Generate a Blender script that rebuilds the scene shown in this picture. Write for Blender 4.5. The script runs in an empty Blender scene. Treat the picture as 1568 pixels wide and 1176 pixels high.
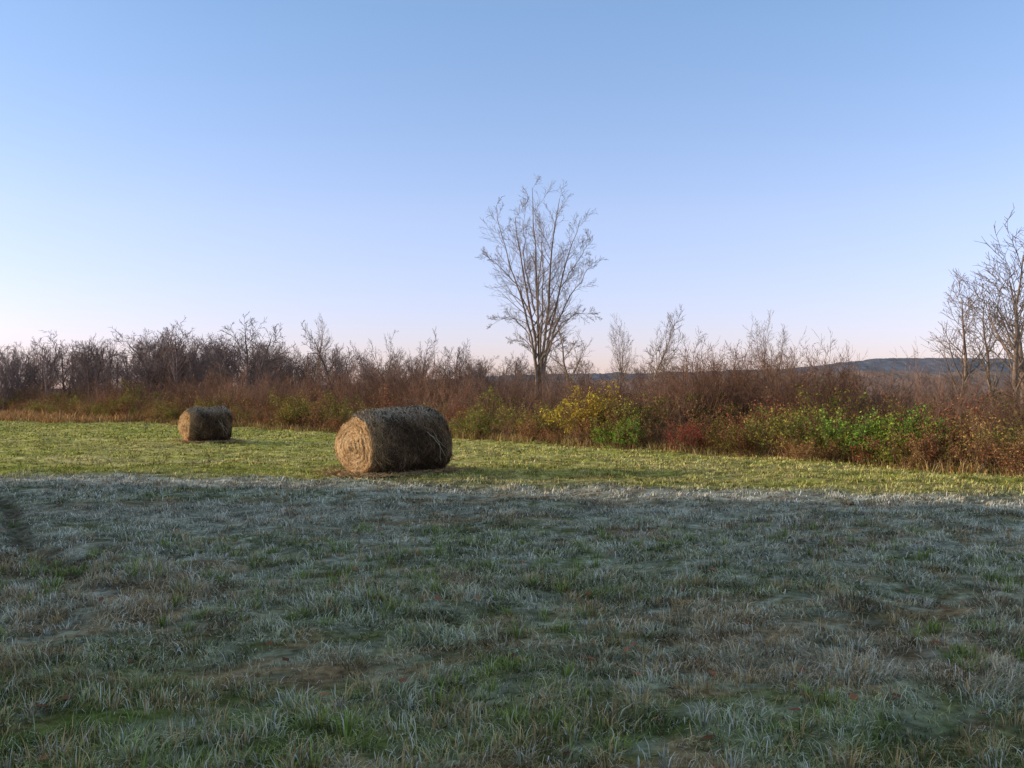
import bpy, math, random
import numpy as np
from mathutils import Vector, Matrix
random.seed(5)
R = np.random.RandomState(7)
scene = bpy.context.scene
col = scene.collection
SUN_EL = math.radians(12.5)

# ---------------------------------------------------------------- helpers
def link(o, parent=None):
    col.objects.link(o)
    if parent: o.parent = parent
    return o
def empty(name):
    e = bpy.data.objects.new(name, None); e.empty_display_size = 0.2
    return link(e)

_perm = R.rand(256, 256)
def vnoise(x, y):
    xi = np.floor(x).astype(int); yi = np.floor(y).astype(int)
    fx = x-xi; fy = y-yi
    fx = fx*fx*(3-2*fx); fy = fy*fy*(3-2*fy)
    a = _perm[xi % 256, yi % 256]; b = _perm[(xi+1) % 256, yi % 256]
    c = _perm[xi % 256, (yi+1) % 256]; d = _perm[(xi+1) % 256, (yi+1) % 256]
    return (a*(1-fx)+b*fx)*(1-fy)+(c*(1-fx)+d*fx)*fy
def fbm(x, y, o=4):
    s = 0; a = .5; t = 0
    for i in range(o):
        s = s+a*vnoise(x+i*37.3, y+i*17.7); t += a; a *= .5; x = x*2.03; y = y*2.03
    return s/t
def sstep(a, b, v):
    t = np.clip((v-a)/(b-a), 0, 1); return t*t*(3-2*t)
def gh(x, y):
    x = np.asarray(x, float); y = np.asarray(y, float)
    h = (fbm(x*1.1+50, y*1.1+50, 4)-.5)*.17+(fbm(x*.15+9, y*.15+9, 2)-.5)*.16
    rut = np.abs(rutd(x, y))
    h = h-.09*np.exp(-(rut/.16)**2)
    return h*(1-sstep(60, 120, np.hypot(x, y)))
def rutd(x, y):     # signed distance from the wheel rut
    x0, y0, x1, y1 = -8.6, 16.2, -3.9, 9.0
    dx, dy = x1-x0, y1-y0; L = math.hypot(dx, dy)
    t = ((x-x0)*dx+(y-y0)*dy)/L/L
    d = ((x-x0)*dy-(y-y0)*dx)/L
    return d+.12*np.sin(t*7)+.10*(vnoise(x*2+7, y*2)-.5)+np.where((t < -.3) | (t > 1.0), 50, 0)
def edged(x, y):    # distance beyond the edge of the morning shadow (frost survives below 0)
    return (y-(18.4-.226*(x+9.9)))*.975

def mesh_np(name, V, quads=None, tris=None, colr=None, mat=None, smooth=False):
    me = bpy.data.meshes.new(name)
    nq = 0 if quads is None else len(quads); nt = 0 if tris is None else len(tris)
    me.vertices.add(len(V)); me.vertices.foreach_set('co', np.asarray(V, np.float32).ravel())
    loops = []
    if nq: loops.append(np.asarray(quads, np.int32).ravel())
    if nt: loops.append(np.asarray(tris, np.int32).ravel())
    loops = np.concatenate(loops)
    me.loops.add(len(loops)); me.loops.foreach_set('vertex_index', loops)
    me.polygons.add(nq+nt)
    st = np.concatenate([np.arange(nq)*4, nq*4+np.arange(nt)*3]).astype(np.int32)
    me.polygons.foreach_set('loop_start', st)
    me.polygons.foreach_set('loop_total', np.concatenate([np.full(nq, 4), np.full(nt, 3)]).astype(np.int32))
    me.update(calc_edges=True)
    if colr is not None:
        a = me.color_attributes.new('col', 'FLOAT_COLOR', 'POINT')
        c = np.ones((len(V), 4), np.float32); c[:, :3] = colr
        a.data.foreach_set('color', c.ravel())
    if smooth: me.polygons.foreach_set('use_smooth', np.ones(nq+nt, bool))
    if mat: me.materials.append(mat)
    return me

def blades(P0, P1, P2, W, C0, C2, mw=.8):
    n = len(P0); V = np.empty((n, 5, 3)); C = np.empty((n, 5, 3))
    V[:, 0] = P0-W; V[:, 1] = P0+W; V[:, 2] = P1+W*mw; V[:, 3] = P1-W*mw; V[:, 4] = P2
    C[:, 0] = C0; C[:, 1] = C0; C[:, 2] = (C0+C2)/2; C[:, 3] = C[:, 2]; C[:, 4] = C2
    b = np.arange(n)[:, None]*5
    return V.reshape(-1, 3), b+np.array([[0, 1, 2, 3]]), b+np.array([[3, 2, 4]]), C.reshape(-1, 3)

# ---------------------------------------------------------------- materials
def newmat(name):
    m = bpy.data.materials.new(name); m.use_nodes = True
    nt = m.node_tree; b = nt.nodes['Principled BSDF']
    b.inputs['Roughness'].default_value = .9
    b.inputs['Specular IOR Level'].default_value = .1
    return m, nt, b
def attr_mat(name, rnd=0.0, transl=0.0):
    m, nt, b = newmat(name); N = nt.nodes; Lk = nt.links
    a = N.new('ShaderNodeAttribute'); a.attribute_name = 'col'
    out = a.outputs['Color']
    if rnd:
        oi = N.new('ShaderNodeObjectInfo')
        hs = N.new('ShaderNodeHueSaturation')
        m1 = N.new('ShaderNodeMapRange'); m1.inputs[3].default_value = .5-rnd*.10; m1.inputs[4].default_value = .5+rnd*.10
        m2 = N.new('ShaderNodeMapRange'); m2.inputs[3].default_value = 1-rnd; m2.inputs[4].default_value = 1+rnd
        ml = N.new('ShaderNodeMath'); ml.operation = 'MULTIPLY'; ml.inputs[1].default_value = 7.31
        fr = N.new('ShaderNodeMath'); fr.operation = 'FRACT'
        Lk.new(oi.outputs['Random'], m1.inputs[0]); Lk.new(oi.outputs['Random'], ml.inputs[0])
        Lk.new(ml.outputs[0], fr.inputs[0]); Lk.new(fr.outputs[0], m2.inputs[0])
        Lk.new(m1.outputs[0], hs.inputs['Hue']); Lk.new(m2.outputs[0], hs.inputs['Value']); Lk.new(out, hs.inputs['Color'])
        out = hs.outputs[0]
    d = N.new('ShaderNodeBsdfDiffuse'); Lk.new(out, d.inputs[0]); N.remove(b)
    if transl:
        t = N.new('ShaderNodeBsdfTranslucent'); ms = N.new('ShaderNodeMixShader'); ms.inputs[0].default_value = transl
        Lk.new(out, t.inputs[0]); Lk.new(d.outputs[0], ms.inputs[1]); Lk.new(t.outputs[0], ms.inputs[2])
        Lk.new(ms.outputs[0], N['Material Output'].inputs[0])
    else: Lk.new(d.outputs[0], N['Material Output'].inputs[0])
    return m
m_grass = attr_mat('frosty_grass')
m_straw = attr_mat('straw')
def speckled(name, scale, lo, hi, bump):
    m = attr_mat(name); nt = m.node_tree
    nz = nt.nodes.new('ShaderNodeTexNoise'); nz.inputs['Scale'].default_value = scale; nz.inputs['Detail'].default_value = 8
    tc = nt.nodes.new('ShaderNodeTexCoord'); nt.links.new(tc.outputs['Object'], nz.inputs['Vector'])
    mr = nt.nodes.new('ShaderNodeMapRange'); mr.inputs[1].default_value = .3; mr.inputs[2].default_value = .7; mr.inputs[3].default_value = lo; mr.inputs[4].default_value = hi
    nt.links.new(nz.outputs['Fac'], mr.inputs[0])
    bs = nt.nodes['Diffuse BSDF']; src = bs.inputs['Color'].links[0].from_socket
    mm = nt.nodes.new('ShaderNodeMix'); mm.data_type = 'RGBA'; mm.blend_type = 'MULTIPLY'; mm.inputs[0].default_value = 1
    nt.links.new(src, mm.inputs[6]); nt.links.new(mr.outputs[0], mm.inputs[7]); nt.links.new(mm.outputs[2], bs.inputs['Color'])
    if bump:
        bp = nt.nodes.new('ShaderNodeBump'); bp.inputs['Strength'].default_value = .6; bp.inputs['Distance'].default_value = bump
        nt.links.new(nz.outputs['Fac'], bp.inputs['Height']); nt.links.new(bp.outputs[0], bs.inputs['Normal'])
    return m
m_ground = speckled('field_soil', 14, .45, 1.4, .04)
m_forest = speckled('hazy_forest', .06, .8, 1.2, 0)

def bark_mat(name, c1, c2, rnd=.15):
    m, nt, b = newmat(name); N = nt.nodes; Lk = nt.links
    n = N.new('ShaderNodeTexNoise'); n.inputs['Scale'].default_value = 3; n.inputs['Detail'].default_value = 3
    t = N.new('ShaderNodeTexCoord'); Lk.new(t.outputs['Object'], n.inputs['Vector'])
    r = N.new('ShaderNodeValToRGB'); r.color_ramp.elements[0].position = .35; r.color_ramp.elements[1].position = .65
    r.color_ramp.elements[0].color = (*c1, 1); r.color_ramp.elements[1].color = (*c2, 1)
    Lk.new(n.outputs['Fac'], r.inputs[0])
    oi = N.new('ShaderNodeObjectInfo'); hs = N.new('ShaderNodeHueSaturation'); mp = N.new('ShaderNodeMapRange')
    mp.inputs[3].default_value = 1-rnd*2; mp.inputs[4].default_value = 1+rnd*2
    Lk.new(oi.outputs['Random'], mp.inputs[0]); Lk.new(mp.outputs[0], hs.inputs['Value']); Lk.new(r.outputs[0], hs.inputs['Color'])
    d = N.new('ShaderNodeBsdfDiffuse'); Lk.new(hs.outputs[0], d.inputs[0]); Lk.new(d.outputs[0], N['Material Output'].inputs[0]); N.remove(b)
    return m
m_bark = bark_mat('grey_bark', (.155, .115, .092), (.27, .205, .165), .05)
m_bark2 = bark_mat('dark_bark', (.11, .075, .06), (.21, .15, .125))
m_bark3 = bark_mat('distant_bark', (.13, .095, .085), (.21, .158, .145))
m_twig = bark_mat('brown_twigs', (.12, .064, .042), (.25, .145, .098), .25)

# ---------------------------------------------------------------- ground
def grass_cols(x, y, n_rand):
    """colour of the grass / thatch at a field position"""
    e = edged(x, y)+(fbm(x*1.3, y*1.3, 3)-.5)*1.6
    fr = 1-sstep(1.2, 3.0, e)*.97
    dist = np.hypot(x, y)
    n1 = fbm(x*.55+3, y*.8+8, 4); n2 = fbm(x*2.2+31, y*2.9+5, 3); n3 = fbm(x*.25+77, y*.9+41, 3)
    n4 = fbm(x*6+11, y*6+61, 2)
    near = 1-sstep(5, 12, dist)
    green = np.stack([.15+.04*n2, .19+.05*n1, .06+0*n1], -1)
    straw = np.stack([.36+0*n1, .26+0*n1, .15+0*n1], -1)
    frost = np.stack([.50+0*n1, .51+0*n1, .43+0*n1], -1)
    gsel = sstep(.34, .58, n2*.5+n1*.5+.24*(n_rand-.5)+.03-.04*near)
    base = straw*(1-gsel[..., None])+green*gsel[..., None]
    famt = fr*np.clip(sstep(.38, .70, n3*.40+n2*.45+n4*.15+.42*(n_rand-.5)+.13*(1-near)-.07*near), 0, 1)*(.82-.24*near)
    shade = base*(1-famt[..., None])+frost*famt[..., None]
    lit_g = np.stack([.31+.12*n1, .335+.07*n1, .065+.03*n1], -1)  # brightness of the sunlit strip is put into its grass colours
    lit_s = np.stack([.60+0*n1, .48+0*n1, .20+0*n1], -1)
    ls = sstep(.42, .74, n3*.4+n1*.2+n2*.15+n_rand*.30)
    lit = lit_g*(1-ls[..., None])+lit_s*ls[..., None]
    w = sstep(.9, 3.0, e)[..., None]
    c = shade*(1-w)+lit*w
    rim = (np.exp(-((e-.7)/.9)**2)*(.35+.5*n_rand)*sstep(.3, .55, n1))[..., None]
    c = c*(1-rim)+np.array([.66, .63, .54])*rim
    c = c*(.62+.76*sstep(.2, .8, n4))[..., None]
    rut = np.exp(-(rutd(x, y)/.19)**2)[..., None]*.8
    c = c*(1-rut)+np.array([.08, .062, .04])*rut
    return c

def axis_pts(lo, hi, step, far):
    a = list(np.arange(lo, hi+1e-6, step)); s = step; v = hi
    up = []
    while v < far: s *= 1.35; v += s; up.append(v)
    s = step; v = lo; dn = []
    while v > -far: s *= 1.35; v -= s; dn.append(v)
    return np.array(dn[::-1]+a+up)
gx = axis_pts(-32, 24, .16, 4500); gy = axis_pts(0, 62, .16, 4500)
X, Y = np.meshgrid(gx, gy)
Z = gh(X, Y)
V = np.stack([X, Y, Z], -1).reshape(-1, 3)
nx, ny = len(gx), len(gy)
i = np.arange(nx-1)[None, :]+np.arange(ny-1)[:, None]*nx; i = i.ravel()
quads = np.stack([i, i+1, i+1+nx, i+nx], -1)
dd_ = np.hypot(X, Y).ravel()
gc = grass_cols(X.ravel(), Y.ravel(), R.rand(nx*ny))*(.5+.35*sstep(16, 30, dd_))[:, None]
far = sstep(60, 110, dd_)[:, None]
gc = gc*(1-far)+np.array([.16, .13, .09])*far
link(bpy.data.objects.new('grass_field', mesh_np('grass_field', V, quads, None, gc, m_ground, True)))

# hedge front line (x,y)
HL = np.array([(-75, 112), (-55, 92), (-37, 72), (-18.9, 54), (-11.9, 47), (-7.4, 42.5), (-.8, 34.5), (3.2, 29.4), (6.2, 25.9), (8.6, 23.1), (10.6, 20.2), (14.5, 14.5), (20, 6)], float)
seg = np.linalg.norm(np.diff(HL, axis=0), axis=1); cum = np.concatenate([[0], np.cumsum(seg)])
def hl(s, off=0):
    x = np.interp(s, cum, HL[:, 0]); y = np.interp(s, cum, HL[:, 1])
    return x+.70*off, y+.71*off
def hedge_y(x): return np.interp(x, HL[:, 0], HL[:, 1])
def s_of_px(px):       # hedge distance parameter seen at a bearing
    ss = np.linspace(0, cum[-1], 2000); xx, yy = hl(ss)
    return float(ss[np.argmin(np.abs(xx/yy-(px-784)/1524.))])

# ---------------------------------------------------------------- grass blades
allV = []; allQ = []; allT = []; allC = []; off = 0
def scatter(y0, y1, dens, hmin, hmax, wid, lean):
    global off
    ymid_w = .60*y1+1.2
    A = 2*ymid_w*(y1-y0); n = int(A*dens)
    x = R.uniform(-ymid_w, ymid_w, n); y = R.uniform(y0, y1, n)
    k = (np.abs(x) < .60*y+1.2) & (y < hedge_y(x)+.6)
    clump = fbm(x*3.3+7, y*3.3+2, 3)
    k &= R.rand(n) < sstep(.30, .58, clump)*.85+.15
    x = x[k]; y = y[k]; clump = clump[k]; n = len(x)
    z = gh(x, y)
    az = R.uniform(0, 2*np.pi, n); az = np.where(R.rand(n) < .6, (fbm(x*1.6+4, y*1.6, 2))*16+R.normal(0, .5, n), az)
    L = R.uniform(hmin, hmax, n)*(.35+1.2*clump); ln = np.clip(R.normal(lean, .4, n), .1, 1.55)
    L = L*(1-.7*np.exp(-(rutd(x, y)/.2)**2))
    dx = np.cos(az); dy = np.sin(az)
    P0 = np.stack([x, y, z-.01+.05*(clump-.4)*R.rand(n)], -1)
    D1 = np.stack([dx*np.sin(ln*.6), dy*np.sin(ln*.6), np.cos(ln*.6)], -1)
    D2 = np.stack([dx*np.sin(ln*1.45), dy*np.sin(ln*1.45), np.cos(ln*1.45)], -1)
    P1 = P0+D1*(L*.5)[:, None]; P2 = P1+D2*(L*.6)[:, None]
    P2[:, 2] = np.maximum(P2[:, 2], z+.004)
    wa = az+np.pi/2+R.uniform(-.5, .5, n)
    W = np.stack([np.cos(wa), np.sin(wa), 0*wa], -1)*(wid*R.uniform(.5, 1.5, n)/2)[:, None]
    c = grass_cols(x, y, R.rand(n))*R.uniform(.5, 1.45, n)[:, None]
    st = (R.rand(n) < .11)[:, None]
    c = np.where(st, np.array([.43, .31, .18])*R.uniform(.7, 1.1, n)[:, None], c)
    shady = edged(x, y) < 1.5
    ft = ((R.rand(n) < .06) & shady)[:, None]
    c = np.where(ft, np.array([.62, .62, .55])*R.uniform(.8, 1.1, n)[:, None], c)
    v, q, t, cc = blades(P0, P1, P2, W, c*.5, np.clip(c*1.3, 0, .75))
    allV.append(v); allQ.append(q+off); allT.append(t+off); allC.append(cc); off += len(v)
scatter(2.6, 6.5, 3400, .04, .12, .0045, 1.05)
scatter(6.5, 10, 2100, .04, .11, .0065, 1.05)
scatter(10, 15, 1000, .04, .10, .010, 1.0)
scatter(15, 22, 560, .04, .085, .015, .9)
scatter(22, 34, 220, .04, .08, .025, .85)
scatter(34, 60, 60, .05, .09, .045, .8)
def tufts(nt_, y0, y1, nb, hgt, wid, cg, sd, fz_=.2):
    global off
    ty = R.uniform(y0, y1, nt_); tx = R.uniform(-.62, .62, nt_)*ty
    keep = fbm(tx*.6+20+sd, ty*.6+3, 2) > .47
    tx = tx[keep]; ty = ty[keep]; th = R.uniform(.5, 1.15, len(tx))
    x = np.repeat(tx, nb); y = np.repeat(ty, nb); n = len(x)
    az = R.uniform(0, 6.283, n); r = np.abs(R.normal(0, .06, n))
    x = x+np.cos(az)*r; y = y+np.sin(az)*r; z = gh(x, y)
    L = hgt*R.uniform(.5, 1.2, n)*np.repeat(th, nb); ln = R.uniform(.25, 1.15, n)
    P0 = np.stack([x, y, z-.01], -1)
    P1 = P0+np.stack([np.cos(az)*np.sin(ln*.5), np.sin(az)*np.sin(ln*.5), np.cos(ln*.5)], -1)*(L*.55)[:, None]
    P2 = P1+np.stack([np.cos(az)*np.sin(ln*1.5), np.sin(az)*np.sin(ln*1.5), np.cos(ln*1.5)], -1)*(L*.5)[:, None]
    wa = az+np.pi/2
    W = np.stack([np.cos(wa), np.sin(wa), 0*wa], -1)*(wid*R.uniform(.6, 1.3, n)/2)[:, None]
    c = np.array(cg)*R.uniform(.6, 1.5, n)[:, None]
    fz = (R.rand(n) < fz_)[:, None]; c = np.where(fz, np.array([.45, .46, .38]), c)
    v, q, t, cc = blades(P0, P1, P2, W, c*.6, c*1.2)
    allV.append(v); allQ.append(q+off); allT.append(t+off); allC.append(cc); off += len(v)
tufts(900, 3.5, 13, 38, .13, .006, (.19, .25, .06), 0, .12)
tufts(1000, 3.5, 12, 26, .13, .005, (.42, .30, .15), 30)
tufts(300, 3.5, 13, 26, .10, .006, (.48, .49, .43), 60, .5)
gob = bpy.data.objects.new('grass', mesh_np('grass', np.concatenate(allV), np.concatenate(allQ), np.concatenate(allT), np.concatenate(allC), m_grass))
link(gob)

# fallen leaves
n = 260
y = R.uniform(3.5, 16, n); x = R.uniform(-.6, .6, n)*y; z = gh(x, y)+.045
a = R.uniform(0, 6.28, n); s = R.uniform(.018, .04, n)
d1 = np.stack([np.cos(a), np.sin(a), R.uniform(-.4, .4, n)], -1)*s[:, None]
d2 = np.stack([-np.sin(a), np.cos(a), R.uniform(-.4, .4, n)], -1)*s[:, None]*.7
c = np.stack([x, y, z], -1)
V = np.stack([c-d1, c-d2*.9, c+d1*1.2, c+d2], 1).reshape(-1, 3)
cc = np.repeat(np.array([.20, .09, .055])*R.uniform(.5, 1.5, n)[:, None], 4, axis=0)
link(bpy.data.objects.new('fallen_leaves', mesh_np('fallen_leaves', V, np.arange(n*4).reshape(-1, 4), None, cc, m_straw)))

# ---------------------------------------------------------------- dry grass along the hedge foot
def strip(s0, s1, n, off0, off1, h0, h1, cols, wid):
    s = R.uniform(s0, s1, n); o = R.uniform(off0, off1, n)+(vnoise(s*.7, s*0+3)-.5)*1.2
    x, y = hl(s, o); hmod = vnoise(s*1.1+5, o*1.3+9)
    k = R.rand(n) < sstep(.2, .6, hmod)*.9+.1
    x = x[k]; y = y[k]; hmod = hmod[k]; n = len(x)
    z = gh(x, y); az = R.uniform(0, 6.28, n)
    L = R.uniform(h0, h1, n)*(.5+hmod); ln = R.uniform(.2, 1.1, n)
    P0 = np.stack([x, y, z-.02], -1)
    P1 = P0+np.stack([np.cos(az)*np.sin(ln*.4), np.sin(az)*np.sin(ln*.4), np.cos(ln*.4)], -1)*(L*.55)[:, None]
    P2 = P1+np.stack([np.cos(az)*np.sin(ln*1.5), np.sin(az)*np.sin(ln*1.5), np.cos(ln*1.5)], -1)*(L*.5)[:, None]
    wa = R.uniform(0, 6.28, n)
    wd = wid*np.maximum(1, np.hypot(x, y)/30)
    W = np.stack([np.cos(wa), np.sin(wa), 0*wa], -1)*(wd*R.uniform(.6, 1.3, n)/2)[:, None]
    cs = np.array(cols)[R.randint(0, len(cols), n)]*R.uniform(.65, 1.3, n)[:, None]
    return blades(P0, P1, P2, W, cs*.7, cs)
vs = []; o_ = 0
DRY = [(.36, .20, .08), (.47, .33, .15), (.28, .14, .06), (.24, .22, .06), (.52, .39, .19)]
for args in [(8, cum[-1], 60000, -.5, 1.2, .12, .36, DRY, .012),
             (30, cum[-1], 22000, .3, 2.2, .4, .9, [(.28, .15, .08), (.40, .27, .13), (.22, .13, .07)], .010),
             (20, s_of_px(215), 26000, -4.5, .5, .2, .55, [(.54, .29, .12), (.48, .31, .14), (.42, .22, .09)], .02)]:
    v, q, t, cc = strip(*args); vs.append((v, q+o_, t+o_, cc)); o_ += len(v)
link(bpy.data.objects.new('dry_grass', mesh_np('dry_grass', *[np.concatenate([v[i] for v in vs]) for i in range(4)], m_straw)))

# ---------------------------------------------------------------- branching
def rvec(rng): return Vector((rng.gauss(0, 1), rng.gauss(0, 1), rng.gauss(0, 1)))
def kids(lines, pts, rad, L, lvl, P, rng, tips):
    if lvl >= len(P['n']):
        tips.append(pts[-1]); tips.append(pts[len(pts)//2]); return
    cnt = P['n'][lvl]; m = len(pts)-1; t0 = P['t0'] if lvl == 0 else .15
    ra = P['ratio'][lvl] if isinstance(P['ratio'], (list, tuple)) else P['ratio']
    for k in range(cnt):
        t = t0+(1-t0)*(k+rng.random())/cnt
        f = t*m; i = min(int(f), m-1); u = f-i
        p = pts[i].lerp(pts[i+1], u); r = rad[i]*(1-u)+rad[i+1]*u
        d = (pts[i+1]-pts[i]).normalized()
        ax = d.cross(rvec(rng)).normalized()
        ang = math.radians(P['ang']*rng.uniform(.6, 1.3))
        nd = Matrix.Rotation(ang, 3, ax) @ d
        grow(lines, p, nd, L*ra*(1.15-P.get('tp', .6)*t)*rng.uniform(.65, 1.3), max(r*.5, P['rmin']), lvl+1, P, rng, tips)
def grow(lines, p, d, L, r, lvl, P, rng, tips):
    n = 7 if lvl == 0 else (5 if lvl == 1 else 3)
    pts = [p.copy()]; rad = [r]
    for i in range(n):
        d = (d+rvec(rng)*P['wob']+Vector((0, 0, P['up']))).normalized()
        p = p+d*(L/n); pts.append(p.copy()); rad.append(max(r*(1-.85*(i+1)/n), P['rmin']*.55))
    lines.append((pts, rad)); kids(lines, pts, rad, L, lvl, P, rng, tips)
def tubes(lines, thick=8):
    V = []; F = []
    for pts, rad in lines:
        ns = thick if rad[0] > .06 else (5 if rad[0] > .025 else 3)
        b = len(V); m = len(pts)
        for i in range(m):
            d = (pts[min(i+1, m-1)]-pts[max(i-1, 0)]).normalized()
            u = d.orthogonal().normalized() if i == 0 else (u-d*u.dot(d)).normalized()
            w = d.cross(u)
            for k in range(ns):
                a = 6.28318*k/ns; V.append(pts[i]+(u*math.cos(a)+w*math.sin(a))*rad[i])
        for i in range(m-1):
            for k in range(ns):
                k2 = (k+1) % ns; F.append((b+i*ns+k, b+i*ns+k2, b+(i+1)*ns+k2, b+(i+1)*ns+k))
    return np.array([tuple(v) for v in V]), np.array(F)
def spline(ctrl, n=12):
    c = [Vector(p) for p in ctrl]; c = [c[0]*2-c[1]]+c+[c[-1]*2-c[-2]]; out = []
    m = len(c)-3
    for j in range(n+1):
        f = j/n*m; i = min(int(f), m-1); t = f-i
        a, b, d, e = c[i:i+4]
        out.append(.5*((2*b)+(d-a)*t+(2*a-5*b+4*d-e)*t*t+(3*b-a-3*d+e)*t**3))
    return out

# ---- the tall vase-shaped tree
rng = random.Random(11); lines = []; tips = []
stems = [
 ([(-.12, 0, 0), (-.2, .1, 3), (-.45, .1, 6.5), (-1.2, .3, 10.5), (-1.7, .5, 14.2)], .18),
 ([(.05, .15, 0), (.0, .2, 4), (-.1, .4, 8), (-.25, .3, 12), (-.5, .2, 16.2)], .16),
 ([(.18, -.05, 0), (.25, 0, 3.5), (.55, -.3, 8), (.9, -.6, 12), (1.4, -.6, 15.3)], .17),
 ([(.25, 0, 1), (.4, 0, 4), (1.1, .2, 7.8), (2.0, .5, 11.3), (2.9, .7, 14.0)], .13),
 ([(-.18, 0, 2.5), (-.6, -.3, 5.6), (-1.4, -.8, 8.6), (-2.4, -1.0, 11.7), (-3.0, -1.3, 14.7)], .11),
 ([(.3, 0, 3.4), (.95, -.6, 5.8), (1.8, -1, 7.9), (2.8, -1.3, 9.4), (3.7, -1.4, 10.8)], .09),
 ([(-.25, 0, 4.2), (-1.0, -.2, 6.2), (-2.1, -.6, 7.0), (-3.4, -.9, 6.4)], .06),
 ([(-.45, 0, 6.5), (-1.5, .5, 9.2), (-2.9, .9, 10.8), (-3.9, 1.3, 11.6)], .07),
 ([(.42, 0, 4.2), (1.3, .5, 6.2), (2.7, .9, 7.4), (4.0, 1.2, 7.3)], .06),
 ([(.05, .1, 4), (.2, 1.1, 7.5), (.3, 2.4, 11), (.2, 3.2, 13.8)], .09),
 ([(.1, -.1, 4), (-.1, -1.3, 7.5), (0, -2.5, 10.5), (.2, -3.4, 13)], .09),
 ([(-.3, .2, 7.5), (-.9, .8, 10), (-1.1, 1.2, 12.6), (-1.0, 1.5, 15.4)], .065),
 ([(.6, 0, 6.5), (1.6, .6, 9.2), (2.8, 1.0, 11.2), (3.7, 1.3, 12.8)], .065),
 ([(-.1, 0, 3), (-.5, .5, 4.6), (-1.2, .9, 5.4), (-2.0, 1.1, 5.5)], .035),
 ([(.3, 0, 3.2), (.9, .3, 4.6), (1.7, .7, 5.2), (2.6, .9, 5.1)], .035),
]
PB = dict(n=[15, 8, 4], t0=.26, ang=40, ratio=[.23, .48, .62], up=.05, wob=.12, rmin=.0095, tp=.7)
for ctrl, r in stems:
    pts = spline(ctrl, 12)
    for p in pts[1:-1]: p += rvec(rng)*.05
    rad = [r*(1-.9*(i/12)**.75) for i in range(13)]
    L = sum((pts[i+1]-pts[i]).length for i in range(12))
    lines.append((pts, rad))
    kids(lines, pts, rad, L, 0, PB, rng, tips)
V, F = tubes(lines)
big = link(bpy.data.objects.new('tall_bare_tree', mesh_np('tall_bare_tree', V, F, None, None, m_bark)))
def place(px, d): return (px-784)/1524*d, d
bx, by = place(826, 70); big.location = (bx, by, -.1)

# ---- generic bare trees, unit = metres
def bare_tree_mesh(name, seed, H, P, r, nst=1, spread=.15, mat=m_bark, q=.01):
    rng = random.Random(seed); lines = []; tips = []
    for s in range(nst):
        d = Vector((rng.gauss(0, spread), rng.gauss(0, spread), 1)).normalized()
        grow(lines, Vector((rng.gauss(0, .1)*(nst > 1), rng.gauss(0, .1)*(nst > 1), 0)), d, H*rng.uniform(.85, 1), r, 0, P, rng, tips)
    V, F = tubes(lines)
    V = V*(H/np.sort(V[:, 2])[-int(len(V)*q)-1])
    return mesh_np(name, V, F, None, None, mat)
PU = dict(n=[17, 7, 4], t0=.22, ang=42, ratio=[.40, .48, .58], up=.08, wob=.10, rmin=.011)
PW = dict(n=[11, 6, 4], t0=.18, ang=46, ratio=.42, up=.10, wob=.12, rmin=.012)
PD = dict(n=[13, 6, 4], t0=.26, ang=46, ratio=[.42, .48, .55], up=.07, wob=.11, rmin=.0145)
tu = [bare_tree_mesh('upright_tree_%d' % i, 20+i, 7, PU, .11, nst=1+(i == 1), spread=.12, q=.03) for i in range(3)]
tw = [bare_tree_mesh('spreading_tree_%d' % i, 40+i, 6, PW, .08, nst=3, spread=.28, mat=m_bark2) for i in range(4)]
twd = [bare_tree_mesh('far_tree_%d' % i, 140+i, 6, PD, .13, nst=1+i % 3, spread=.16, mat=m_bark3, q=.04) for i in range(6)]
def tree(me, px, d, pytop, name='bare_tree', wide=1.0, rot=None, parent=None):
    x, y = place(px, d); h = (600-pytop)/1524*d+1.7
    o = bpy.data.objects.new(name, me); H = 7 if me in tu else 6
    s = h/H; o.scale = (s*wide, s*wide, s); o.location = (x, y, -.05)
    o.rotation_euler = (0, 0, random.uniform(0, 6.28) if rot is None else rot)
    return link(o, parent)
tree(tu[0], 876, 62, 462, wide=1.0)
tree(tu[1], 950, 58, 495, wide=.7)
tree(tu[2], 987, 52, 480, wide=1.0)
tree(tu[0], 1462, 40, 418, wide=1.15, rot=2)
tree(tu[1], 1560, 42, 355, wide=1.2, rot=1)
tree(tu[2], 1620, 38, 360, wide=1.2, rot=4)
tree(tu[2], 1528, 46, 430, wide=1.0, rot=3)
tree(tu[1], 1182, 50, 492, wide=.9)
tree(tu[2], 480, 62, 490, wide=.6)
tree(twd[1], 375, 68, 488, wide=1.1)
tree(twd[2], 283, 74, 504, wide=1.15)
tree(tw[2], 590, 56, 506, wide=.8)
tree(tw[3], 645, 55, 508, wide=.9)
tree(twd[0], 515, 60, 504, wide=.95)
tree(twd[4], 62, 90, 516, wide=1.2)
tree(twd[5], 228, 85, 512, wide=1.2)
tree(twd[3], 150, 88, 524, wide=1.2)
tree(twd[0], 20, 88, 530, wide=1.2)
tree(twd[1], 108, 92, 528, wide=1.2)
tree(twd[5], 335, 80, 520, wide=1.1)
tree(tw[0], 1090, 38, 508, wide=1.0)
tree(tw[2], 1238, 34, 523, wide=1.1)
tree(tw[1], 1165, 37, 528, wide=1.0)
tree(tw[3], 770, 50, 543, wide=.9)
tree(twd[3], 1030, 60, 532, wide=1.0)
tree(twd[2], 690, 58, 533, wide=1.0)

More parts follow.
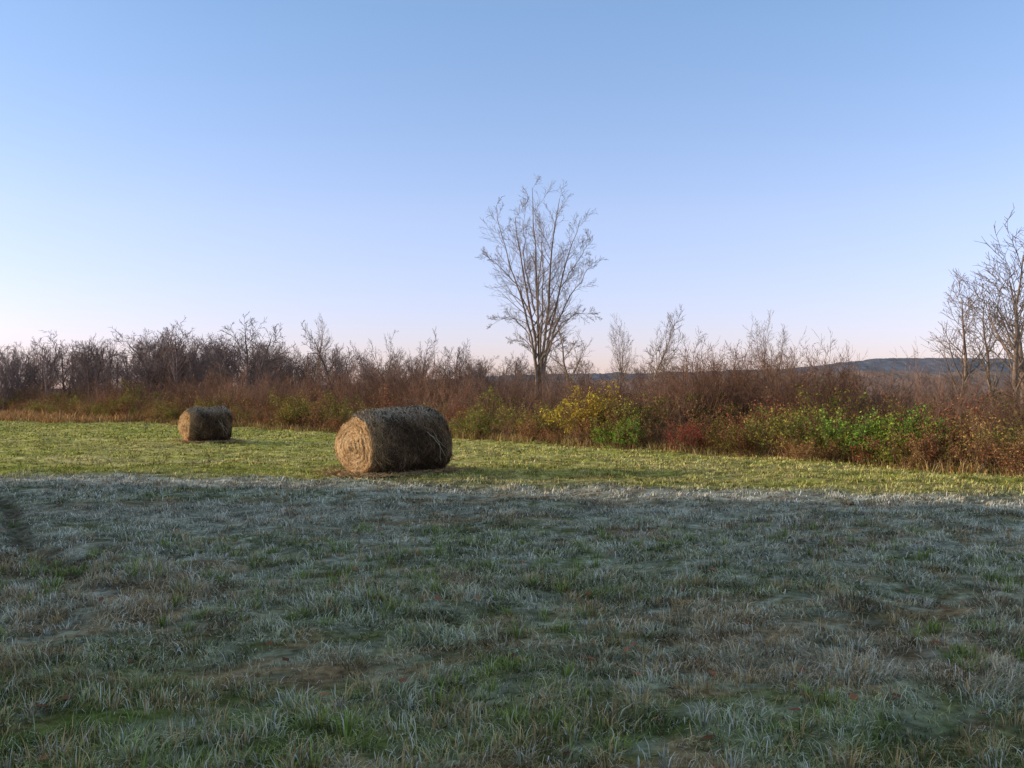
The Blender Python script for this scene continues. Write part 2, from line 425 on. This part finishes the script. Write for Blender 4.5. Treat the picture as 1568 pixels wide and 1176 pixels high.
# distant mass of bare trees behind the hedge
dm = empty('distant_bare_trees')
for k in range(300):
    px = random.uniform(-250, 760) if k < 210 else random.uniform(700, 1900)
    d = random.uniform(72, 115) if px < 700 else random.uniform(55, 110)
    top = np.interp(px, [-200, 0, 130, 330, 420, 560, 700, 900, 1050, 1300, 1568, 1900], [526, 528, 528, 520, 536, 534, 546, 560, 562, 574, 578, 570])+random.uniform(-8, 34)
    tree(random.choice(twd), px, d, top, 'bare_tree_part', wide=random.uniform(.75, 1.15), parent=dm)

# ---------------------------------------------------------------- shrubs
def shrub(name, seed, H, nst, spread, leaf=0, leafs=.04, lc=((.1, .1, .03),), P=None, r=.012, zlo=0.05, twig=m_twig, lmat=None):
    rng = random.Random(seed); rs = np.random.RandomState(seed); lines = []; tips = []
    P = P or dict(n=[7, 4], t0=.2, ang=38, ratio=.42, up=.04, wob=.18, rmin=.0038)
    for s in range(nst):
        d = Vector((rng.gauss(0, spread), rng.gauss(0, spread), 1)).normalized()
        grow(lines, Vector((rng.gauss(0, .22), rng.gauss(0, .22), 0)), d, H*rng.uniform(.55, 1.05), r*rng.uniform(.6, 1.1), 0, P, rng, tips)
    V, F = tubes(lines)
    nb = len(F); c = np.ones((len(V), 3))*.5
    mats = [twig]
    if leaf:
        tp = np.array([tuple(t) for t in tips]); k = rs.randint(0, len(tp), leaf)
        p = tp[k]+rs.normal(0, .05, (leaf, 3)); p[:, 2] = np.maximum(p[:, 2], zlo)
        a = rs.normal(0, 1, (leaf, 3)); a /= np.linalg.norm(a, axis=1)[:, None]
        b = np.cross(a, rs.normal(0, 1, (leaf, 3))); b /= np.linalg.norm(b, axis=1)[:, None]
        s = leafs*rs.uniform(.5, 1.2, leaf)[:, None]
        LV = np.stack([p-a*s, p-b*s*.6, p+a*s, p+b*s*.6], 1).reshape(-1, 3)
        LF = np.arange(leaf*4).reshape(-1, 4)+len(V)
        lcc = np.array(lc)[rs.randint(0, len(lc), leaf)]*rs.uniform(.6, 1.4, leaf)[:, None]
        c = np.concatenate([c, np.repeat(lcc, 4, axis=0)]); V = np.concatenate([V, LV]); F = np.concatenate([F, LF])
        mats.append(lmat)
    me = mesh_np(name, V, F, None, c)
    for m in mats: me.materials.append(m)
    if leaf:
        mi = np.zeros(len(F), np.int32); mi[nb:] = 1; me.polygons.foreach_set('material_index', mi)
    return me
m_leaf = attr_mat('autumn_leaves', rnd=.28, transl=.25)
bareS = [shrub('bare_shrub_%d' % i, 60+i, 2.2, 18, .40) for i in range(5)]
RUST = [(.28, .115, .045), (.36, .18, .075), (.18, .085, .045), (.28, .22, .08)]
rust = [shrub('rusty_shrub_%d' % i, 70+i, 1.3, 14, .5, 1400, .030, RUST, lmat=m_leaf) for i in range(4)]
OL = [(.19, .21, .045), (.25, .23, .05), (.12, .14, .035), (.30, .19, .06)]
olive = [shrub('olive_shrub_%d' % i, 80+i, 1.4, 14, .45, 1700, .034, OL, lmat=m_leaf) for i in range(3)]
green = [shrub('green_shrub_%d' % i, 90+i, 1.3, 14, .5, 2200, .038, [(.17, .25, .04), (.23, .30, .045), (.12, .17, .035)], lmat=m_leaf) for i in range(3)]
red = [shrub('red_shrub_%d' % i, 95+i, 1.1, 14, .5, 1300, .030, [(.28, .05, .035), (.24, .07, .04), (.20, .09, .05)], lmat=m_leaf) for i in range(2)]
yel = [shrub('yellow_shrub_%d' % i, 98+i, 2.0, 16, .35, 2200, .045, [(.48, .31, .04), (.54, .36, .06), (.32, .25, .06)], lmat=m_leaf) for i in range(2)]
hedge = empty('hedgerow')
def put(me, s, o, sc, zs=1.0):
    x, y = hl(s, o); ob = bpy.data.objects.new('shrub_part', me)
    ob.location = (float(x), float(y), -.03); ob.rotation_euler = (random.gauss(0, .06), random.gauss(0, .06), random.uniform(0, 6.28))
    ob.scale = (sc, sc, sc*zs); link(ob, hedge)
rw = random.Random(3)
s = 4.0
while s < cum[-1]:
    far_f = 1-min(1, max(0, (s-35)/45))
    n1 = float(vnoise(np.array([s*.22]), np.array([1.5]))[0]); n2 = float(vnoise(np.array([s*.35+9]), np.array([7.5]))[0])
    n3 = float(vnoise(np.array([s*.5+3]), np.array([2.5]))[0])
    for o in (.4, 1.2):
        rr = rw.random()
        fam = olive if rr < .20+.6*max(0, n1-.35) else (red if rr > .95 else (bareS if rr > .80 else rust))
        put(rw.choice(fam), s+rw.uniform(-.4, .4), o+rw.uniform(-.6, .5), rw.uniform(.35, 1.0)*(.55 if fam is bareS else 1))
    for o in (2.2, 3.4, 4.6):
        rr = rw.random(); fam = rust if rr < .26 else (olive if rr < .34+.5*max(0, n2-.3) else bareS)
        put(rw.choice(fam), s+rw.uniform(-.5, .5), o+rw.uniform(-.5, .5), rw.uniform(.6, 1.15)*(.75+.5*n3)*(1 if fam is bareS else 1.2), 1)
    for o in (6, 8, 10.5):
        put(rw.choice(bareS), s+rw.uniform(-.6, .6), o+rw.uniform(-.8, .8), rw.uniform(.7, 1.4)*(1-.22*far_f)*(.7+.6*n3))
    s += .85
def cb(fam, px, o, sc, k=1, sp=.5):
    s0 = s_of_px(px)
    for _ in range(k): put(random.choice(fam), s0+random.uniform(-sp, sp), o+random.uniform(-.3, .3), sc*random.uniform(.8, 1.1))
cb(yel, 866, .9, .95, 3, .3); cb(olive, 905, 1.4, 1.2, 3, .6)
cb(green, 945, .2, .7, 4, .7); cb(olive, 735, .4, .8, 3, 1); cb(green, 700, .5, .6, 2, 1.5)
cb(green, 1260, .6, .8, 3, .5); cb(green, 1305, .4, .85, 4, .5); cb(green, 1350, .5, .95, 5, .8); cb(green, 1395, .5, .8, 3, .4)
cb(red, 1060, .0, .8, 2, .5); cb(olive, 1190, .5, 1.0, 2, .6); cb(red, 1440, .9, .9, 3, .5); cb(olive, 1110, .3, .8, 2, .6)
cb(olive, 440, .4, 1.1, 3, 1.5); cb(olive, 180, .8, 1.2, 2, 2); cb(yel, 283, .5, .5, 1); cb(olive, 560, .4, 1, 2, 1)
cb(rust, 1500, -.2, .7, 6, 1.6); cb(rust, 1250, -.2, .5, 4, 1.6); cb(olive, 1520, .3, .8, 3, .6)

# taller thicket on the right of centre
for px, d, top in [(1050, 33, 545), (1075, 34, 525), (1110, 34, 520), (1140, 34, 530), (1215, 31, 535), (1240, 31, 528), (1270, 31, 540), (1180, 33, 540), (1010, 35, 560), (1300, 31, 562), (600, 50, 548), (640, 48, 545), (680, 46, 552), (540, 52, 550), (460, 56, 556)]:
    for _ in range(3):
        pxx = px+random.uniform(-14, 14); dd = d+random.uniform(-1.5, 2)
        x, y = place(pxx, dd); h = (600-top)/1524*dd+1.7
        ob = bpy.data.objects.new('shrub_part', random.choice(bareS)); sc = h/2.3*random.uniform(.9, 1.1)
        ob.location = (x, y, -.03); ob.rotation_euler = (0, 0, random.uniform(0, 6.28)); ob.scale = (sc, sc, sc); link(ob, hedge)

# ---------------------------------------------------------------- hay bales
def bale(name, cx, cy, ang, L, D, seed, rough=1.0):
    rs = np.random.RandomState(seed)
    root = empty(name); nA, nL = 128, 56
    def prof(a, t):
        e = 1-.20*sstep(.30, .5, np.abs(t))**1.8
        ca, sa = np.cos(a), np.sin(a)
        return D/2*e*(1+rough*(.015*np.sin(a*3+t*4)+.16*(fbm(ca*2.2+seed*3+20, sa*2.2+t*5+30, 3)-.5)+.09*(fbm(ca*9+40, sa*9+t*16+30, 2)-.5)))
    def pos(a, t, rr=1.0, lift=0):
        r = prof(a, t)*rr+lift
        y = r*np.sin(a)*1.05; z = r*np.cos(a)
        z = np.where(z < 0, z*.95, z)
        z = np.maximum(z, -D*.43)+D*.43
        return np.stack([t*L+.04*np.sin(a*2+seed), y*(1+.10*np.clip((D/2-z)/D, 0, 1)), z], -1)
    A, T = np.meshgrid(np.linspace(0, 2*np.pi, nA, endpoint=False), np.linspace(-.5, .5, nL))
    V = pos(A, T).reshape(-1, 3)
    i = (np.arange(nA)[None, :]+np.arange(nL-1)[:, None]*nA); j = ((np.arange(nA)+1) % nA)[None, :]+np.arange(nL-1)[:, None]*nA
    Q = np.stack([i, j, j+nA, i+nA], -1).reshape(-1, 4)
    cv = [V]; base = len(V); qs = [Q]; ts = []
    def bulge(r_, a): return .09*(1-r_)+.008*np.sin(r_*38+a)+.06*(fbm(r_*4*np.cos(a)+20, r_*4*np.sin(a)+20, 3)-.5)
    for sgn, row in ((-1, 0), (1, nL-1)):
        prev = row*nA+np.arange(nA)
        for rr in (.93, .85, .75, .65, .55, .45, .35, .25, .15, .06):
            a = np.linspace(0, 2*np.pi, nA, endpoint=False)
            p = pos(a, np.full(nA, .5*sgn), rr); p[:, 0] += sgn*bulge(rr, a)
            cv.append(p); cur = base+np.arange(nA); base += nA
            q = np.stack([prev, np.roll(prev, -1), np.roll(cur, -1), cur], -1); qs.append(q if sgn > 0 else q[:, ::-1]); prev = cur
        c = p.mean(0)[None]; cv.append(c); ci = base; base += 1
        t_ = np.stack([prev, np.roll(prev, -1), np.full(nA, ci)], -1); ts.append(t_ if sgn > 0 else t_[:, ::-1])
    nside = nA*nL
    V = np.concatenate(cv); colr = np.ones((len(V), 3))*np.array([.070, .045, .028]); colr[nside:] = (.56, .36, .18)  # weathered side; pale ends have sunlight put into their colour
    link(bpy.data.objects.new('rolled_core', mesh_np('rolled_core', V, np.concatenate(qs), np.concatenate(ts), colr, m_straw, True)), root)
    n = 24000
    a = rs.uniform(0, 2*np.pi, n); t = rs.uniform(-.5, .5, n)
    da = rs.uniform(.05, .28, n)*rs.choice([-1, 1], n); dt = rs.normal(0, .05, n)
    sh = rs.rand(n) < .3; dt = np.where(sh, rs.normal(0, .12, n), dt)
    lift = np.abs(rs.normal(.006, .024, n))
    P0 = pos(a, t, 1, .002); P1 = pos(a+da*.5, np.clip(t+dt*.5, -.5, .5), 1, lift+.004); P2 = pos(a+da, np.clip(t+dt, -.51, .51), 1, lift*2*rs.rand(n)+.002)
    P2[:, 2] = np.maximum(P2[:, 2]-.03*sh, .005)
    W = np.stack([np.ones(n), rs.normal(0, .3, n), rs.normal(0, .3, n)], -1)*(.0035+.007*rs.rand(n)**3)[:, None]
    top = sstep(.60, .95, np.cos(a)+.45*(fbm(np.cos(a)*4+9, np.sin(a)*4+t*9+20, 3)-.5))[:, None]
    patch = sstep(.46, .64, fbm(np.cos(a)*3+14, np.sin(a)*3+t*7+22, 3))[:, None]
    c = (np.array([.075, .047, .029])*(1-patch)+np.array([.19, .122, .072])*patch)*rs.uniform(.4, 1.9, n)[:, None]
    edge_ = sstep(-.34, -.47, t)[:, None]*.85      # sunlit straw tone painted on the sunward shoulder
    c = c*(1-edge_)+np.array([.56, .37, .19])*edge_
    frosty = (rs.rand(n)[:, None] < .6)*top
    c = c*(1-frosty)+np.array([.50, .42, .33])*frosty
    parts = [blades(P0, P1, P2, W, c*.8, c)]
    for sgn in (-1, 1):
        n = 9000; rr = np.sqrt(rs.rand(n))*.99; a = rs.uniform(0, 2*np.pi, n)
        da = rs.uniform(.03, .16, n)/np.maximum(rr, .15)*rs.choice([-1, 1], n); dr = rs.normal(0, .10, n)
        def ep(aa, r_, l):
            p = pos(aa, np.full(len(aa), .5*sgn), np.clip(r_, .02, 1.01)); p[:, 0] += sgn*(bulge(np.clip(r_, 0, 1), aa)+l); return p
        lf = np.abs(rs.normal(.002, .006, n))
        P0 = ep(a, rr, .004); P1 = ep(a+da*.5, rr+dr*.5, lf+.004); P2 = ep(a+da, rr+dr, lf*1.3+.003)
        P2[:, 2] = np.maximum(P2[:, 2]-.05*rs.rand(n), .004)
        W = np.stack([rs.normal(0, .2, n), np.sin(a), np.cos(a)], -1)*(.004+.006*rs.rand(n)**3)[:, None]
        cl = sstep(.32, .66, fbm(rr*5*np.cos(a)+22, rr*5*np.sin(a)+20, 3)*.7+.3*fbm(rr*8+2, np.cos(a)*2+20, 3))[:, None]
        c = (np.array([.54, .33, .16])*(1-cl)+np.array([.84, .58, .31])*cl)*rs.uniform(.55, 1.15, n)[:, None]
        parts.append(blades(P0, P1, P2, W, c*.85, c))
    n = 5000; a = rs.uniform(0, 2*np.pi, n); ex = np.abs(rs.normal(0, .16, n))
    bx_ = np.clip(np.cos(a)*(L/2+ex)*1.4, -L/2-ex, L/2+ex); by_ = np.clip(np.sin(a)*(D*.36+ex)*1.4, -D*.36-ex, D*.36+ex)
    P0 = np.stack([bx_, by_, rs.uniform(.01, .07, n)], -1); dd = rs.normal(0, .08, (n, 3)); dd[:, 2] = np.abs(dd[:, 2])*.4
    P1 = P0+dd*.6; P2 = P0+dd*1.1; W = rs.normal(0, 1, (n, 3))*.004
    c = np.array([.46, .31, .16])*rs.uniform(.4, 1.3, n)[:, None]
    parts.append(blades(P0, P1, P2, W, c, c))
    o_ = 0; VV = []; QQ = []; TT = []; CC = []
    for v, q, t_, cc in parts: VV.append(v); QQ.append(q+o_); TT.append(t_+o_); CC.append(cc); o_ += len(v)
    link(bpy.data.objects.new('loose_straw', mesh_np('loose_straw', np.concatenate(VV), np.concatenate(QQ), np.concatenate(TT), np.concatenate(CC), m_straw)), root)
    ls = []
    for tt in (-.36, -.18, 0, .17, .34):
        aa = np.linspace(0, 2*np.pi, 60); p = pos(aa, np.full(60, tt)+.02*np.sin(aa*2+tt*9), 1, .008)
        ls.append(([Vector(q) for q in p], [.003]*60))
    for (t0, a0, t1, a1) in [(.12, -1.2, .36, -2.0), (.16, -1.3, .43, -1.9), (.2, -1.1, .30, -2.2)]:
        aa = np.linspace(a0, a1, 14); tt = np.linspace(t0, t1, 14)
        p = pos(aa, tt, 1, .02+.03*np.sin(np.linspace(0, 3.14, 14)))
        ls.append(([Vector(q) for q in p], [.007]*14))
    v, f = tubes(ls)
    link(bpy.data.objects.new('twine', mesh_np('twine', v, f, None, np.ones((len(v), 3))*np.array([.42, .34, .24]), m_straw)), root)
    root.location = (cx, cy, float(gh(np.array([cx]), np.array([cy]))[0])-.02); root.rotation_euler = (0, 0, ang)
bale('hay_bale', -2.34, 20.1, math.atan2(.70, .71), 2.0, 1.40, 1)
bale('hay_bale.001', -10.28, 33.5, math.atan2(.60, .80), 1.42, 1.24, 2, 1.2)

# ---------------------------------------------------------------- distant land
def ridge(name, dist, prof, depth, cols, seed, bump):
    xs = np.linspace(-dist*1.1, dist*1.1, 1400)
    px = xs/dist*1524+784
    top = (600-np.interp(px, prof[0], prof[1]))/1524*dist+1.7
    rows = [(-depth+depth*2*k/15, math.sin(math.pi*k/15)) for k in range(16)]
    V = []; C = []
    for k, (dy, f) in enumerate(rows):
        b = (fbm(xs*(40/dist)+seed, xs*0+k*.45, 3)-.5)*bump*2+(fbm(xs*(400/dist)+seed+k*11, xs*0+k, 3)-.5)*bump
        b = b*(1 if 0 < k < 15 else 0)
        V.append(np.stack([xs, dist+dy+xs*0, np.maximum(top*f+b*f, -2 if f < .01 else 0)], -1))
        w = fbm(xs*(60/dist)+seed, xs*0+k*.6, 3)[:, None]; w = sstep(.35, .65, w)
        C.append(np.array(cols[0])*(1-w)+np.array(cols[1])*w)
    V = np.concatenate(V); C = np.concatenate(C); n = len(xs)
    i = (np.arange(n-1)[None]+np.arange(len(rows)-1)[:, None]*n).ravel()
    Q = np.stack([i, i+1, i+1+n, i+n], -1)
    link(bpy.data.objects.new(name, mesh_np(name, V, Q, None, C, m_forest, True)))
ridge('distant_hills', 1600, ([-900, 0, 300, 500, 700, 850, 1000, 1200, 1290, 1340, 1400, 1568, 1800, 2400], [597, 596, 594, 590, 580, 572, 571, 564, 555, 550, 548, 551, 554, 570]), 250, ((.12, .135, .165), (.145, .15, .175)), 3, 3)  # bluish distance haze is put into the hill colours
ridge('wooded_ridge', 620, ([-900, 0, 500, 700, 900, 1100, 1300, 1380, 1480, 1568, 2200], [598, 597, 595, 590, 584, 576, 569, 570, 572, 570, 578]), 90, ((.25, .165, .13), (.19, .155, .14)), 8, 1.6)

# water tower on the far hill
import bmesh
wt = empty('water_tower'); x, y = place(1510, 1500)
v, f = tubes([([Vector((0, 0, 0)), Vector((0, 0, 16))], [1.3, 1.1])])
m_wt, _, b_ = newmat('painted_steel'); b_.inputs['Base Color'].default_value = (.42, .43, .46, 1)
link(bpy.data.objects.new('column', mesh_np('column', v, f, None, None, m_wt)), wt)
bm = bmesh.new(); bmesh.ops.create_uvsphere(bm, u_segments=24, v_segments=12, radius=4)
for q in bm.verts: q.co.z = q.co.z*.7+17
me = bpy.data.meshes.new('tank'); bm.to_mesh(me); bm.free(); me.materials.append(m_wt); link(bpy.data.objects.new('tank', me), wt)
wt.location = (x, y, 38)

# ---------------------------------------------------------------- unseen woods left of the viewer, added to cast the morning shadow;
# tree heights are cut down northwards to lay the shadow's sloping edge
n = 62000
ex = R.uniform(-54, -42, n); ey = R.uniform(-26, 24.5, n)
xe = -9.9+(18.4-ey)/.226
hmax = np.minimum(15+2*(vnoise(ex*.3, ey*.3)-.5), (xe-ex)*math.tan(SUN_EL)+.5*(fbm(ey*1.7+3, ex*.2, 2)-.5))
ok = hmax > .5; ex = ex[ok]; ey = ey[ok]; hmax = hmax[ok]; n = len(ex)
ez = R.rand(n)**.85*hmax
p = np.stack([ex, ey, ez], -1)
a = R.normal(0, 1, (n, 3)); a /= np.linalg.norm(a, axis=1)[:, None]; b = np.cross(a, R.normal(0, 1, (n, 3))); b /= np.linalg.norm(b, axis=1)[:, None]
s = R.uniform(.18, .42, n)[:, None]
V = np.stack([p-a*s, p-b*s*.7, p+a*s, p+b*s*.7], 1).reshape(-1, 3)
cc = np.repeat(np.array([.05, .075, .03])*R.uniform(.5, 1.5, n)[:, None], 4, axis=0)
woods = empty('shadow_casting_woods')
link(bpy.data.objects.new('foliage', mesh_np('foliage', V, np.arange(n*4).reshape(-1, 4), None, cc, m_straw)), woods)
tl = []
for k in range(26):
    xx = random.uniform(-53, -43); yy = random.uniform(-25, 12)
    tl.append(([Vector((xx, yy, 0)), Vector((xx, yy, 5)), Vector((xx+.2, yy, 10))], [.25, .18, .04]))
v, f = tubes(tl); link(bpy.data.objects.new('trunks', mesh_np('trunks', v, f, None, None, m_bark2)), woods)

# ---------------------------------------------------------------- light, sky, camera
el = SUN_EL; az = math.radians(-90)
sdir = Vector((math.sin(az)*math.cos(el), math.cos(az)*math.cos(el), math.sin(el)))
sun = bpy.data.lights.new('sun', 'SUN'); sun.energy = 5.0; sun.angle = math.radians(.53); sun.color = (1, .82, .60)
so = link(bpy.data.objects.new('sun', sun)); so.rotation_euler = sdir.to_track_quat('Z', 'Y').to_euler()
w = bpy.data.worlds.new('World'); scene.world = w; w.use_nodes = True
N = w.node_tree.nodes; Lk = w.node_tree.links
sky = N.new('ShaderNodeTexSky'); sky.sky_type = 'NISHITA'; sky.sun_disc = False
sky.sun_elevation = el; sky.sun_rotation = az; sky.altitude = 100; sky.air_density = 1.0; sky.dust_density = .4; sky.ozone_density = 2.0
# hazy horizon tint by elevation (world direction); upper sky boosted as added fill
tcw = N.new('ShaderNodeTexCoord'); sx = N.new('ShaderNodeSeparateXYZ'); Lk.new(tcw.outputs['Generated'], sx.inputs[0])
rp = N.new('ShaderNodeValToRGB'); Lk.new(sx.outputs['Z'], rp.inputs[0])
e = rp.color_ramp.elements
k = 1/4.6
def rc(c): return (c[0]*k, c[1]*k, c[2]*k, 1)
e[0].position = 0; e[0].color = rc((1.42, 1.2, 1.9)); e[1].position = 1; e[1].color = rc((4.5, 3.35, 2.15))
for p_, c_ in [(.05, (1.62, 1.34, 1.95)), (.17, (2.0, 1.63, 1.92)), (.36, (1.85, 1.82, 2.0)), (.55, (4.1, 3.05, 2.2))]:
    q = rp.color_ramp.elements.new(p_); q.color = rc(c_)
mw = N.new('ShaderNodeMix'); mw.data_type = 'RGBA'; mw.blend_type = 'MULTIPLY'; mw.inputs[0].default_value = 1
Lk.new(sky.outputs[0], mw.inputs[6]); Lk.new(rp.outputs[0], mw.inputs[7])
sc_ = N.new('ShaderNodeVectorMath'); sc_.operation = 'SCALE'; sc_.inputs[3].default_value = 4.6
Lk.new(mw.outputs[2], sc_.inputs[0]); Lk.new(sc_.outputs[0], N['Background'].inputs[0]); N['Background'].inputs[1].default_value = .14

cam = bpy.data.cameras.new('camera'); cam.lens = 35; cam.sensor_width = 36; cam.clip_end = 9000; cam.clip_start = .05
co = link(bpy.data.objects.new('camera', cam)); co.location = (0, 0, 1.7); co.rotation_euler = (math.radians(90.45), 0, 0)
scene.camera = co
scene.view_settings.view_transform = 'Standard'; scene.view_settings.look = 'None'; scene.view_settings.exposure = 0
